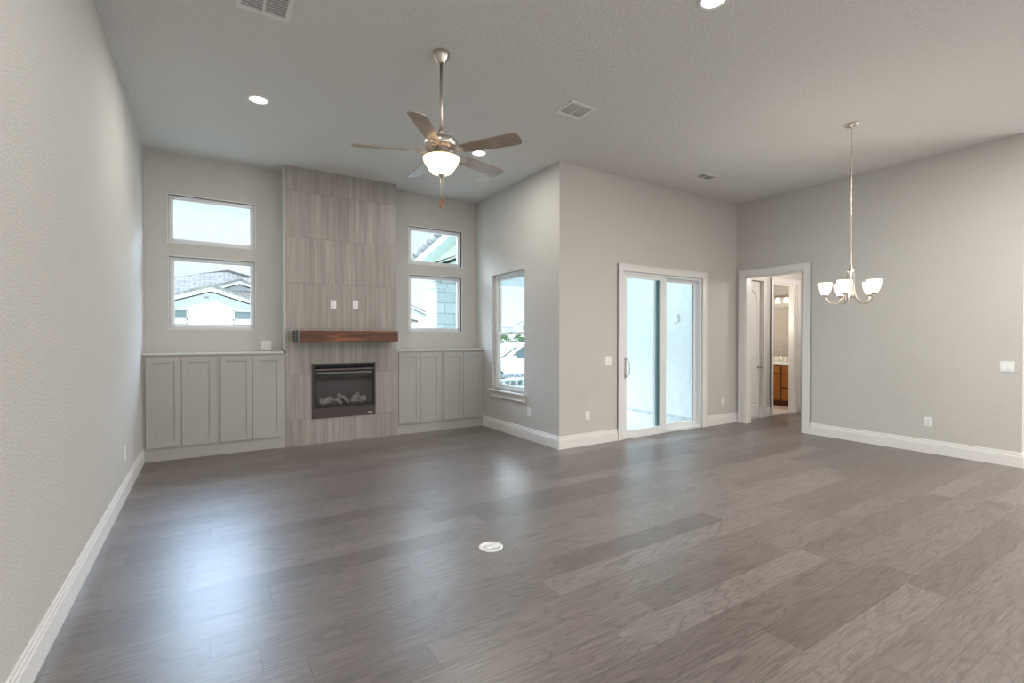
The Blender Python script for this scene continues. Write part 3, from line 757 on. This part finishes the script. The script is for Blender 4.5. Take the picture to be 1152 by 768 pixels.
# ------------------------------------------------------------------ ceiling fixtures
def can(label, x, y, lit=True, W=16):
    r = thing('recessed_light', label, 'ceiling light', (x, y, CH))
    MB().lathe([(.098, 0), (.098, -.004), (.088, -.009), (.076, -.006), (.074, 0)], seg=36, cap=False).build('trim_ring', 'trim', r)
    MB().lathe([(.075, -.0015), (.06, -.004), (.002, -.005)], seg=36).build('lens', 'can' if lit else 'candim', r)
    if lit:
        d = bpy.data.lights.new('downlight', 'AREA'); d.shape = 'DISK'; d.size = .13; d.energy = W; d.color = (1, .96, .9)
        o = bpy.data.objects.new('downlight', d); C.objects.link(o); o.location = (0, 0, -.012); o.parent = r
can('round lit recessed ceiling light above the left windows side', .413, 5.118)
can('round lit recessed ceiling light just behind the ceiling fan blades', 2.787, 5.17)
can('dim recessed ceiling disc nearest the right-hand corner window', 3.30, 6.0, False)
can('lit recessed ceiling light cut off by the top edge of the photo', 2.839, 2.004)
# unseen fill downlights without fixtures, added out of view to brighten the room
for (lx, ly, lw) in ((.413, 2.0, 10), (.413, -1.1, 10), (2.84, -1.1, 38), (5.4, -1.1, 55), (8.2, -1.1, 65), (5.4, .8, 65)):
    o = area('downlight', (lx, ly, CH - .012), (0, 0, -1), .13, .13, lw, (1, .97, .92)); o.data.shape = 'DISK'

def vent(label, x0, x1, y0, y1, dark, split='X', mz='trim'):
    r = thing('ceiling_vent', label, 'air vent', ((x0 + x1) / 2, (y0 + y1) / 2, CH))
    w, h = (x1 - x0) / 2, (y1 - y0) / 2; f = .03
    fr = MB()
    for (a, b, c, d) in ((-w, w, -h, -h + f), (-w, w, h - f, h), (-w, -w + f, -h + f, h - f), (w - f, w, -h + f, h - f)):
        fr.box(a, b, c, d, -.010, 0, bevel=.003)
    fr.box(-.008, .008, -h + f, h - f, -.009, 0)
    fr.build('vent_frame', mz, r)
    MB().box(-w + f, w - f, -h + f, h - f, -.0015, 0).build('duct_backing', 'slot' if dark else 'ventback', r)
    sl = MB(); n = 9 if not dark else 5
    for k in range(n):
        y = -h + f + (2 * h - 2 * f) * (k + .5) / n
        m = Matrix.Translation((0, y, -.006)) @ Matrix.Rotation(R(14 if not dark else 62), 4, 'X')
        for (a, b) in ((-w + f, -.008), (.008, w - f)): sl.box(a, b, -.008, .008, -.0008, .0008, mtx=m)
    sl.build('vent_slats', mz, r)
vent('large white ceiling vent cut off by the top edge, nearest the left wall', .165, .495, 3.42, 3.745, False)
vent('white ceiling vent right of the ceiling fan with closed pale slats', 2.908, 3.213, 3.555, 3.825, False)
vent('small dark ceiling vent near the sliding door wall', 5.675, 6.005, 4.15, 4.335, True)

# ------------------------------------------------------------------ ceiling fan
def fan():
    r = thing('ceiling_fan', 'five blade brushed nickel ceiling fan with lit bowl and long downrod', 'ceiling fan', (1.561, 3.52, 0))
    MB().lathe([(.030, 3.572), (.033, 3.574), (.036, 3.585), (.058, 3.615), (.068, 3.65), (.068, 3.66)], seg=36).build('canopy', 'nickel', r)
    MB().lathe([(.0125, 3.0), (.0125, 3.60)], seg=16).lathe([(.02, 3.005), (.024, 3.01), (.024, 3.05), (.016, 3.07)], seg=20).build('downrod', 'nickel', r)
    MB().lathe([(.02, 3.012), (.05, 3.008), (.105, 2.990), (.130, 2.968), (.134, 2.955), (.134, 2.925), (.122, 2.912), (.105, 2.905), (.10, 2.895), (.03, 2.893)], seg=40).build('motor_housing', 'nickel', r)
    MB().lathe([(.06, 2.895), (.072, 2.885), (.072, 2.858), (.10, 2.850), (.126, 2.846), (.128, 2.838), (.02, 2.836)], seg=40).build('light_kit', 'nickel', r)
    MB().lathe([(.128, 2.842), (.141, 2.838), (.140, 2.826), (.128, 2.795), (.102, 2.755), (.075, 2.724), (.055, 2.714), (.004, 2.710)], seg=44).build('glass_bowl', 'bowl', r, smooth=True)
    MB().lathe([(.004, 2.715), (.026, 2.712), (.028, 2.704), (.016, 2.698), (.012, 2.688), (.004, 2.680)], seg=20).build('finial', 'nickel', r)
    for k in range(5):
        a = R(16 + 72 * k)
        m = Matrix.Rotation(a, 4, 'Z') @ Matrix.Translation((0, 0, 2.886)) @ Matrix.Rotation(R(-13), 4, 'X')
        # blade outline
        out = [(.185, -.048), (.30, -.058), (.45, -.066), (.60, -.070), (.655, -.066), (.672, -.045), (.678, 0), (.672, .045), (.655, .066), (.60, .070), (.45, .066), (.30, .058), (.185, .048), (.172, 0)]
        b = MB().prism(out, 'Z', -.003, .003, mtx=m)
        bo = b.build('blade', 'blade', r)
        mi = Matrix.Rotation(a, 4, 'Z')
        br = MB()
        br.prism([(.17, -.032), (.24, -.026), (.265, 0), (.24, .026), (.17, .032), (.19, 0)], 'Z', -.008, -.003, mtx=m)
        for sg in (-1, 1):
            br.tube([mi @ Vector((.10, sg * .018, 2.897)), mi @ Vector((.13, sg * .036, 2.886)), mi @ Vector((.165, sg * .034, 2.880)), mi @ Vector((.20, sg * .018, 2.878))], .006, 8)
        br.tube([mi @ Vector((.10, 0, 2.897)), mi @ Vector((.14, 0, 2.882)), mi @ Vector((.2, 0, 2.879))], .007, 8)
        for q in ((.20, -.02), (.20, .02), (.245, 0)):
            br.lathe([(.005, -.0095), (.005, -.008)], mtx=m @ Matrix.Translation((q[0], q[1], 0)), seg=8)
        br.build('blade_arm', 'nickel', bo)
    for sx, zl in ((.012, 2.49), (-.006, 2.45)):
        ch = MB().tube([(sx, 0, 2.70), (sx, 0, zl + .05)], .0016, 6).build('pull_chain', 'thread', r)
        MB().lathe([(.002, .05), (.007, .045), (.010, .025), (.011, .008), (.007, 0), (.002, -.002)], (sx, 0, zl), seg=12).build('chain_fob', 'fob', ch)
    d = bpy.data.lights.new('fan_bulb', 'POINT'); d.energy = 2.2; d.color = (1, .80, .58); d.shadow_soft_size = .03
    o = bpy.data.objects.new('fan_bulb', d); C.objects.link(o); o.location = (0, 0, 2.785); o.parent = r
fan()

# ------------------------------------------------------------------ chandelier
def chandelier():
    r = thing('chandelier', 'brushed nickel chandelier with five lit bell shades on a long chain', 'chandelier', (5.714, 2.395, 0))
    MB().lathe([(.062, 3.66), (.062, 3.652), (.05, 3.640), (.022, 3.632), (.010, 3.62), (.002, 3.618)], seg=32).build('canopy', 'nickel', r)
    chn = MB(); z = 3.625; k = 0
    while z > 2.20:
        pts = []
        for q in range(12):
            a = 2 * PI * q / 12; u = .010 * math.cos(a); w = .021 * math.sin(a)
            pts.append((u, 0, z - .019 + w) if k % 2 == 0 else (0, u, z - .019 + w))
        chn.tube(pts,   .0022, 6, closed=True); z -= .034; k += 1
    chn.tube([(.004, .003, 3.63), (-.005, .004, 3.2), (.005, -.003, 2.7), (0, 0, 2.19)], .002, 6)
    chn.build('chain', 'nickel', r)
    MB().lathe([(.004, 2.20), (.012, 2.19), (.018, 2.165), (.016, 2.15), (.032, 2.135), (.036, 2.128), (.028, 2.118), (.024, 2.10), (.022, 2.0), (.016, 1.93), (.02, 1.90), (.03, 1.88), (.026, 1.86), (.012, 1.845), (.004, 1.835)], seg=24).build('centre_column', 'nickel', r)
    for k in range(5):
        a = R(46 + 72 * k); ca, sa = math.cos(a), math.sin(a); RR = .225
        P = lambda rr, zz: (rr * ca, rr * sa, zz)
        pts = []
        for rr, zz in ((.020, 2.12), (.030, 2.08), (.032, 2.00), (.036, 1.92), (.055, 1.85), (.095, 1.80), (.14, 1.785), (.18, 1.795), (.21, 1.82), (.222, 1.85), (.225, 1.872)):
            pts.append(P(rr, zz))
        arm = MB().tube(pts, .0075, 10).build('arm', 'nickel', r)
        MB().lathe([(.006, 1.862), (.022, 1.868), (.030, 1.876), (.030, 1.886), (.016, 1.888)], P(RR, 0)[:2] + (0,), seg=20).build('candle_cup', 'nickel', arm)
        MB().lathe([(.026, 1.884), (.036, 1.888), (.052, 1.925), (.062, 1.97), (.067, 2.012), (.064, 2.012), (.059, 1.97), (.049, 1.927), (.033, 1.893), (.012, 1.890)], P(RR, 0)[:2] + (0,), seg=28, cap=False).build('glass_shade', 'shade', arm, smooth=True)
    d = bpy.data.lights.new('chandelier_bulbs', 'POINT'); d.energy = 16; d.color = (1, .86, .70); d.shadow_soft_size = .02
    for k in range(5):
        a = R(46 + 72 * k)
        o = bpy.data.objects.new('chandelier_bulb', d); C.objects.link(o); o.location = (.225 * math.cos(a), .225 * math.sin(a), 1.95); o.parent = r
    d.energy = 2.6
chandelier()

# ------------------------------------------------------------------ bathroom
van = thing('bathroom_vanity', 'honey stained wood vanity cabinet seen through the inner doorway', 'vanity')
VX = 10.03
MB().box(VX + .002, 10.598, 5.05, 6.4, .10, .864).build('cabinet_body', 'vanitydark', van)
MB().box(VX + .05, 10.598, 5.05, 6.4, .004, .10).build('toe_kick', simple('dark_toe', (.11, .03, .008), .6), van)
for (a, b) in ((5.06, 5.25), (5.27, 5.445), (5.487, 5.80), (5.835, 6.1)):
    zs = ((.69, .84), (.13, .66)) if a > 5.4 else ((.69, .84), (.40, .66), (.13, .37))
    for (c, d) in zs:
        f = MB().box(VX - .018, VX, a, b, c, d, bevel=.003)
        o = f.build('drawer_front' if d - c < .3 else 'cabinet_door', 'vanity', van)
        MB().box(VX - .0225, VX - .018, a + .03, b - .03, c + .03, d - .03, bevel=.002).build('raised_panel', 'vanity', o)
ct = tag(MB().box(VX - .03, 10.598, 5.045, 6.42, .866, .912, bevel=.006).box(10.575, 10.598, 5.045, 6.42, .912, 1.005).build('vanity_countertop', 'counter'), 'cream vanity countertop with backsplash in the bathroom', 'countertop')
fc = thing('faucet', 'small chrome faucet on the cream bathroom countertop', 'faucet', (10.40, 5.62, .912))
MB().tube([(0, 0, 0), (0, 0, .09), (-.02, 0, .125), (-.07, 0, .13), (-.11, 0, .10)], .010, 10).build('spout', 'chrome', fc)
for s in (-1, 1): MB().lathe([(.02, 0), (.016, .03), (.012, .05), (.024, .06), (.004, .07)], (0, s * .08, 0), seg=14).build('tap_handle', 'chrome', fc)
tag(MB().box(10.585, 10.598, 5.06, 6.35, 1.02, 2.08, bevel=.003).build('bathroom_mirror', 'mirror'), 'wide frameless mirror above the bathroom vanity', 'mirror')
lb = thing('vanity_light', 'four light vanity bar with frosted shades above the bathroom mirror', 'light fixture', (10.598, 5.72, 2.31))
MB().box(-.02, 0, -.36, .36, -.03, .03, bevel=.005).build('back_plate', 'nickel', lb)
for k in range(4):
    y = -.27 + k * .18
    ar = MB().tube([(-.015, y, 0), (-.07, y, .01), (-.085, y, -.02)], .008, 8).build('arm', 'nickel', lb)
    MB().lathe([(.025, -.02), (.045, -.06), (.058, -.14), (.055, -.14), (.042, -.06), (.02, -.025)], (-.085, y, 0), seg=20, cap=False).build('glass_shade', 'shade', ar)
point('bath_fill_light', (9.3, 5.55, 1.8), 26, (1, .9, .78), .1)  # unseen point added away from the bar to light the vanity front
point('hall_light', (8.9, 3.6, 2.6), 40, (1, .9, .82), .12)

# ------------------------------------------------------------------ outdoors
struct(MB().box(-70, 110, YB + T + .3, 160, -.6, -.30).box(XJ + 8, 110, -40, YB + T + .3, -.6, -.30).build('ground', 'grass'))
struct(MB().box(XJ + T, 11.5, YS + T, 9.9, -.3, -.05).build('patio_slab', 'concrete'))
struct(MB().box(-70, 110, 12.2, 20, -.32, -.26).build('street', 'street'))
# patio side wall (stucco) and roof
wall('wall_patio_side', 'Y', YS + T, 7.12, 7.25, 7.45, -.05, 3.0, m='stucco')
wall('wall_outer', 'X', 7.45, 12.5, 7.0, 7.12, -.05, 3.0, m='stucco')
struct(MB().box(7.235, 7.252, YS + T, 7.125, -.05, .0).build('trim_9', 'concrete'))
pr = thing('patio_roof', 'tiled patio roof with white fascia and green soffit outside the right windows', 'roof')
sl = .185
zt = lambda y: 3.04 + sl * (9.44 - y)
MB().prism([(7.33, zt(7.33) - .02), (9.75, zt(9.75) - .02), (9.75, zt(9.75) + .003), (7.33, zt(7.33) + .003)], 'X', 3.63, 12.5).build('soffit', 'soffit', pr)
MB().prism([(7.33, zt(7.33) - .13), (9.80, zt(9.8) - .13), (9.80, zt(9.8) - .005), (7.33, zt(7.33) - .005)], 'X', 3.60, 3.63).box(3.63, 12.5, 9.75, 9.79, zt(9.8) - .13, zt(9.8) - .005).build('fascia', 'vinyl', pr)
ts = MB()
ny = 9
for k in range(ny):
    ya = 9.84 - k * .28; yb_ = ya - .30
    ts.prism([(ya, zt(ya) + .035), (yb_, zt(yb_) + .005), (yb_, zt(yb_) + .06), (ya, zt(ya) + .095)], 'X', 3.57, 12.5)
    ts.lathe([(.075, 0), (.07, .30)], mtx=Matrix.Translation((3.585, ya, zt(ya) + .07)) @ Matrix.Rotation(R(90) - math.atan(sl), 4, 'X'), seg=10)
ts.build('roof_tiles', 'roof', pr)
gw = MB().prism([(YB + T + .02, 3.0), (9.72, 3.0), (9.72, zt(9.72) - .022), (YB + T + .02, zt(YB + T + .02) - .022)], 'X', 4.02, 4.16)
gw.build('gable_board', 'cream', pr)
MB().box(4.16, 12.5, 9.35, 9.65, 2.58, 2.96).box(4.02, 4.16, 9.35, 9.65, 2.62, 3.0).build('porch_beam', 'vinyl', pr)
MB().box(4.17, 12.5, 7.35, 9.34, 2.90, 2.94).build('porch_ceiling', 'soffit', pr)
MB().box(XJ + T + .01, 7.24, YS + T + .01, 7.34, 2.90, 2.94).box(XJ + T + .01, 12.5, YS + T + .01, 7.34, 3.10, 3.2).build('porch_ceiling', 'soffit', pr)
col = thing('stone_column', 'square pale stone patio column outside the right windows', 'column', (4.32, 9.59, -.05))
MB().box(-.30, .30, -.30, .30, 0, 2.50).build('stone_shaft', 'stone', col)
MB().box(-.345, .345, -.345, .345, 2.50, 2.60, bevel=.015).build('cap_stone', 'stone', col)
MB().box(-.25, .25, -.23, .23, 2.60, 2.64).build('post_block', 'stone', col)
pb = thing('patio_outlet', 'small white weatherproof box on the patio stucco wall', 'outlet box', (7.25, 5.85, 1.78), -PI / 2)
MB().box(-.05, .05, -.03, 0, -.075, .075, bevel=.006).build('cover_box', 'plate', pb)
MB().box(-.04, .04, -.055, -.03, .0, .06, bevel=.008).build('hinged_lid', 'plate', pb)

def house_windows(root, lst, y):
    for (a, b, c, d) in lst:
        f = MB(); g = .07
        for (p, q, u, v) in ((a, a + g, c, d), (b - g, b, c, d), (a, b, c, c + g), (a, b, d - g, d)): f.box(p, q, y - .05, y + .02, u, v)
        o = f.build('window', 'vinyl', root)
        MB().box(a + g, b - g, y - .01, y, c + g, d - g).build('window_pane', 'winglass', o)
def gable(root, x0, x1, xp, zp, pitch, y0, y1, wallm='stucco', over=.6, zb=-.35, fas=.38):
    zl, zr = zp - pitch * (xp - x0), zp - pitch * (x1 - xp)
    d = fas
    MB().prism([(x0 + over, zb), (x1 - over, zb), (x1 - over, zp - pitch * (x1 - over - xp) - d), (xp, zp - d), (x0 + over, zp - pitch * (xp - x0 - over) - d)], 'Y', y0, y1).build('wall', wallm, root)
    MB().prism([(x0, zl - .34), (x0, zl - .10), (xp, zp - .10), (x1, zr - .10), (x1, zr - .34), (xp, zp - .34)], 'Y', y0 - .42, y0 - .36).build('fascia', 'vinyl', root)
    MB().prism([(x0, zl - .30), (x0, zl - .2), (xp, zp - .2), (x1, zr - .2), (x1, zr - .30), (xp, zp - .30)], 'Y', y0 - .36, y0).build('soffit', 'housesoffit', root)
    MB().prism([(x0 - .05, zl - .12), (x0 - .05, zl + .02), (xp, zp + .04), (x1 + .05, zr + .02), (x1 + .05, zr - .12), (xp, zp - .09)], 'Y', y0 - .50, y1).build('roof', 'roof', root)
h1 = thing('neighbor_house', 'white stucco house with grey tile gable roof outside the left windows', 'house')
gable(h1, -4.4, 4.7, .16, 4.33, .325, 32, 42)
house_windows(h1, [(-2.25, -.92, 2.40, 2.98), (1.22, 2.6, 2.40, 2.98), (-2.25, -.92, .7, 2.22), (1.22, 2.6, .7, 2.22)], 31.99)
MB().box(-.17, .05, 31.96, 32.02, 3.60, 3.70).build('gable_vent', simple('vent_grey', (.4, .4, .4), .8), h1)
rf = MB()
ax, ay, az = 1.3, 43.5, 6.42
base = [(-16, 34.5, 2.55), (13.5, 34.5, 2.55), (13.5, 56, 2.55), (-16, 56, 2.55)]
V = [rf.b.verts.new(p) for p in base]
tp = [rf.b.verts.new(p) for p in ((ax - 4.5 + .2, 42.4, 5.4), (ax, 42.6, az), (ax + .2, 46, az), (ax - 4.3, 46, 5.4))]
rf.b.faces.new([V[0], V[1], tp[1], tp[0]]); rf.b.faces.new([V[1], V[2], tp[2], tp[1]]); rf.b.faces.new([V[2], V[3], tp[3], tp[2]]); rf.b.faces.new([V[3], V[0], tp[0], tp[3]]); rf.b.faces.new(tp); rf.b.faces.new(V[::-1])
rf.build('roof', 'roof', h1)
MB().tube([V_ for V_ in ((ax - 4.3, 42.4, 5.45), (ax, 42.6, az + .05), (13.4, 34.6, 2.6))], .1, 8).tube([(ax - 4.3, 42.4, 5.45), (-15.9, 34.6, 2.6)], .1, 8).build('ridge_tiles', simple('ridge_grey', (.14, .14, .15), .9), h1)
MB().box(-15, 12.6, 42.1, 55, -.35, 2.9).build('wall', 'stucco', h1)
gable(h1, -.6, 4.6, 1.9, 5.50, .36, 39.0, 44, zb=2.0)

h2 = thing('neighbor_house', 'white house with low grey roof, seen left of the stone column', 'house')
gable(h2, 15.8, 30.4, 22.5, 5.7, .42, 61, 75)
house_windows(h2, [(18.2, 19.9, 0, 2.7), (26, 28.5, 0, 2.7)], 60.99)
h3 = thing('neighbor_house', 'distant white house with a grey roof beyond the parked car', 'house')
gable(h3, 31.4, 41.0, 35.2, 4.75, .55, 50, 53)
house_windows(h3, [(33.0, 33.4, 2.2, 2.9), (35.4, 36.6, 2.4, 3.4), (32.4, 34.0, -.1, 1.4)], 49.99)
h4 = thing('neighbor_house', 'far white house glimpsed at the left edge of the sliding door', 'house')
gable(h4, 56, 68, 62, 4.6, .4, 60, 70)
house_windows(h4, [(58, 59.5, .5, 2.2), (63, 65, .5, 2.2)], 59.99)

def tree(label, x, y, h, seed):
    random.seed(seed)
    r = thing('street_tree', label, 'tree', (x, y, -.3))
    MB().tube([(0, 0, 0), (.05, 0, h * .3), (0, .05, h * .6)], [.09, .07, .03], 8).build('trunk', 'bark', r)
    f = MB()
    for k in range(420):
        a = random.random() * 2 * PI; u = random.random() ** .5; zz = random.random()
        rr = h * .30 * u * math.sin(PI * (.15 + .8 * zz))
        c = Vector((rr * math.cos(a), rr * math.sin(a), h * (.35 + .65 * zz)))
        m = Matrix.Translation(c) @ Matrix.Rotation(random.random() * 6, 4, 'Z') @ Matrix.Rotation(random.random() * 3, 4, 'X')
        q = [m @ Vector(p) for p in ((-.09, 0, 0), (0, -.05, 0), (.09, 0, 0), (0, .05, .01))]
        f.b.faces.new([f.b.verts.new(p) for p in q])
    f.build('foliage', 'leaf', r)
tree('young leafy tree behind the parked white car, left one', 15.2, 25, 1.9, 1)
tree('young leafy tree behind the parked white car, right one', 16.9, 26.0, 1.95, 2)

# parked car
def car():
    r = thing('parked_car', 'white car parked on the street outside the tall side window', 'car', (0, 0, 0))
    g = -.26; y0, y1 = 13.0, 14.8
    # side profile, front towards -X
    prof = [(6.86, g + .38), (6.80, g + .55), (6.88, g + .72), (7.2, g + .84), (7.92, g + 1.00), (8.60, g + 1.40), (9.0, g + 1.50), (9.7, g + 1.50), (10.3, g + 1.38), (10.85, g + 1.08), (11.25, g + 1.02), (11.35, g + .75), (11.32, g + .40), (11.1, g + .25)]
    def arch(cx, n=8):
        return [(cx + .37 * math.cos(PI * k / n), g + .33 + .37 * math.sin(PI * k / n)) for k in range(n + 1)]
    low = [(10.75, g + .25)] + [p for p in arch(10.35) if p[1] > g + .25] + [(9.9, g + .22), (8.1, g + .22)] + [p for p in arch(7.62) if p[1] > g + .25] + [(7.2, g + .25)]
    body = MB(); n = len(prof + low); poly = prof + low
    ys = [(y0 + .06, .0), (y0, .0), (y1, 0), (y1 - .06, 0)]
    def ring(y, inset):
        out = []
        for (x, z) in poly:
            k = max(0, (z - g - .95)) * .42
            yy = y + (k + inset if y < (y0 + y1) / 2 else -k - inset)
            out.append(body.b.verts.new((x, yy, z)))
        return out
    A, B = ring(y0, 0), ring(y1, 0)
    body.b.faces.new(A); body.b.faces.new(B[::-1])
    for k in range(n): body.b.faces.new([A[k], A[(k + 1) % n], B[(k + 1) % n], B[k]])
    bo = body.build('car_body', 'carpaint', r)
    def side_poly(pts, nm, m):
        for s in (0, 1):
            mb = MB()
            def yy(z, off):
                k = max(0, (z - g - .95)) * .42
                return (y0 + k - off) if s == 0 else (y1 - k + off)
            P = [mb.b.verts.new((x, yy(z, .004), z)) for x, z in pts]; Q = [mb.b.verts.new((x, yy(z, -.01), z)) for x, z in pts]
            mb.b.faces.new(P); mb.b.faces.new(Q[::-1]); k = len(pts)
            for i in range(k): mb.b.faces.new([P[i], P[(i + 1) % k], Q[(i + 1) % k], Q[i]])
            mb.build(nm, m, r)
    side_poly([(8.12, g + 1.03), (8.72, g + 1.38), (9.25, g + 1.42), (9.28, g + 1.03)], 'side_window', 'carglass')
    side_poly([(9.38, g + 1.03), (9.36, g + 1.42), (9.75, g + 1.42), (10.25, g + 1.30), (10.5, g + 1.06)], 'side_window', 'carglass')
    MB().prism([(8.0, g + 1.06), (8.58, g + 1.40), (8.555, g + 1.43), (7.97, g + 1.09)], 'Y', y0 + .22, y1 - .22).build('windshield', 'carglass', r)
    for yy in (y0 - .1, y1 - .03): MB().box(8.17, 8.33, yy, yy + .13, g + .98, g + 1.10, bevel=.02).build('wing_mirror', 'carpaint', r)
    for cx in (7.62, 10.35):
        for yy, s in ((y0 + .02, -1), (y1 - .22, 1)):
            m = Matrix.Translation((cx, yy, g + .33)) @ Matrix.Rotation(R(-90), 4, 'X')
            w = MB().lathe([(.20, .0), (.31, .0), (.33, .03), (.33, .17), (.31, .20), (.20, .20)], mtx=m, seg=28, cap=False).build('wheel', 'rubber', r)
            MB().lathe([(.04, -.0), (.2, .02), (.205, .18), (.04, .2)], mtx=m, seg=20).build('hub_cap', 'alloy', w)
    MB().box(6.79, 6.86, y0 + .3, y1 - .3, g + .42, g + .58).build('front_grille', 'black', r)
    for yy in (y0 + .06, y1 - .31): MB().box(6.83, 6.95, yy, yy + .25, g + .60, g + .70, bevel=.01).build('headlight', 'alloy', r)
car()

# concrete blocks stacked outside the tall side window
def cblock(x, y, z, label):
    r = MB()
    L, W, H = .40, .20, .20; w = .03
    r.box(-L / 2, L / 2, -W / 2, W / 2, 0, w).box(-L / 2, L / 2, -W / 2, W / 2, H - w, H)
    for a in (-L / 2, -w / 2, L / 2 - w): r.box(a, a + w, -W / 2, W / 2, w, H - w)
    r.box(-L / 2 + w, L / 2 - w, W / 2 - .03, W / 2 - .02, w, H - w)
    o = r.build('concrete_block', 'block'); o.location = (x, y, z)
    return tag(o, label, 'concrete block', 'concrete blocks stacked outside the side window')
lab = 'pale hollow concrete block in the low stack outside the side window'
for j in range(3):
    for i in range(4):
        cblock(6.42 + i * .402, 11.0, -.30 + j * .201, lab)
random.seed(3)
rb = MB()
for k in range(60): rb.ico((6.4 + random.random() * 1.1, 11.0 + (random.random() - .5) * .14, .37 + random.random() * .05), .03 + random.random() * .025, 1, jit=.5)
rb = rb.build('stone_rubble', 'rubble'); rb['kind'] = 'stuff'; tag(rb, 'grey broken stone heaped on top of the concrete blocks', 'rubble')
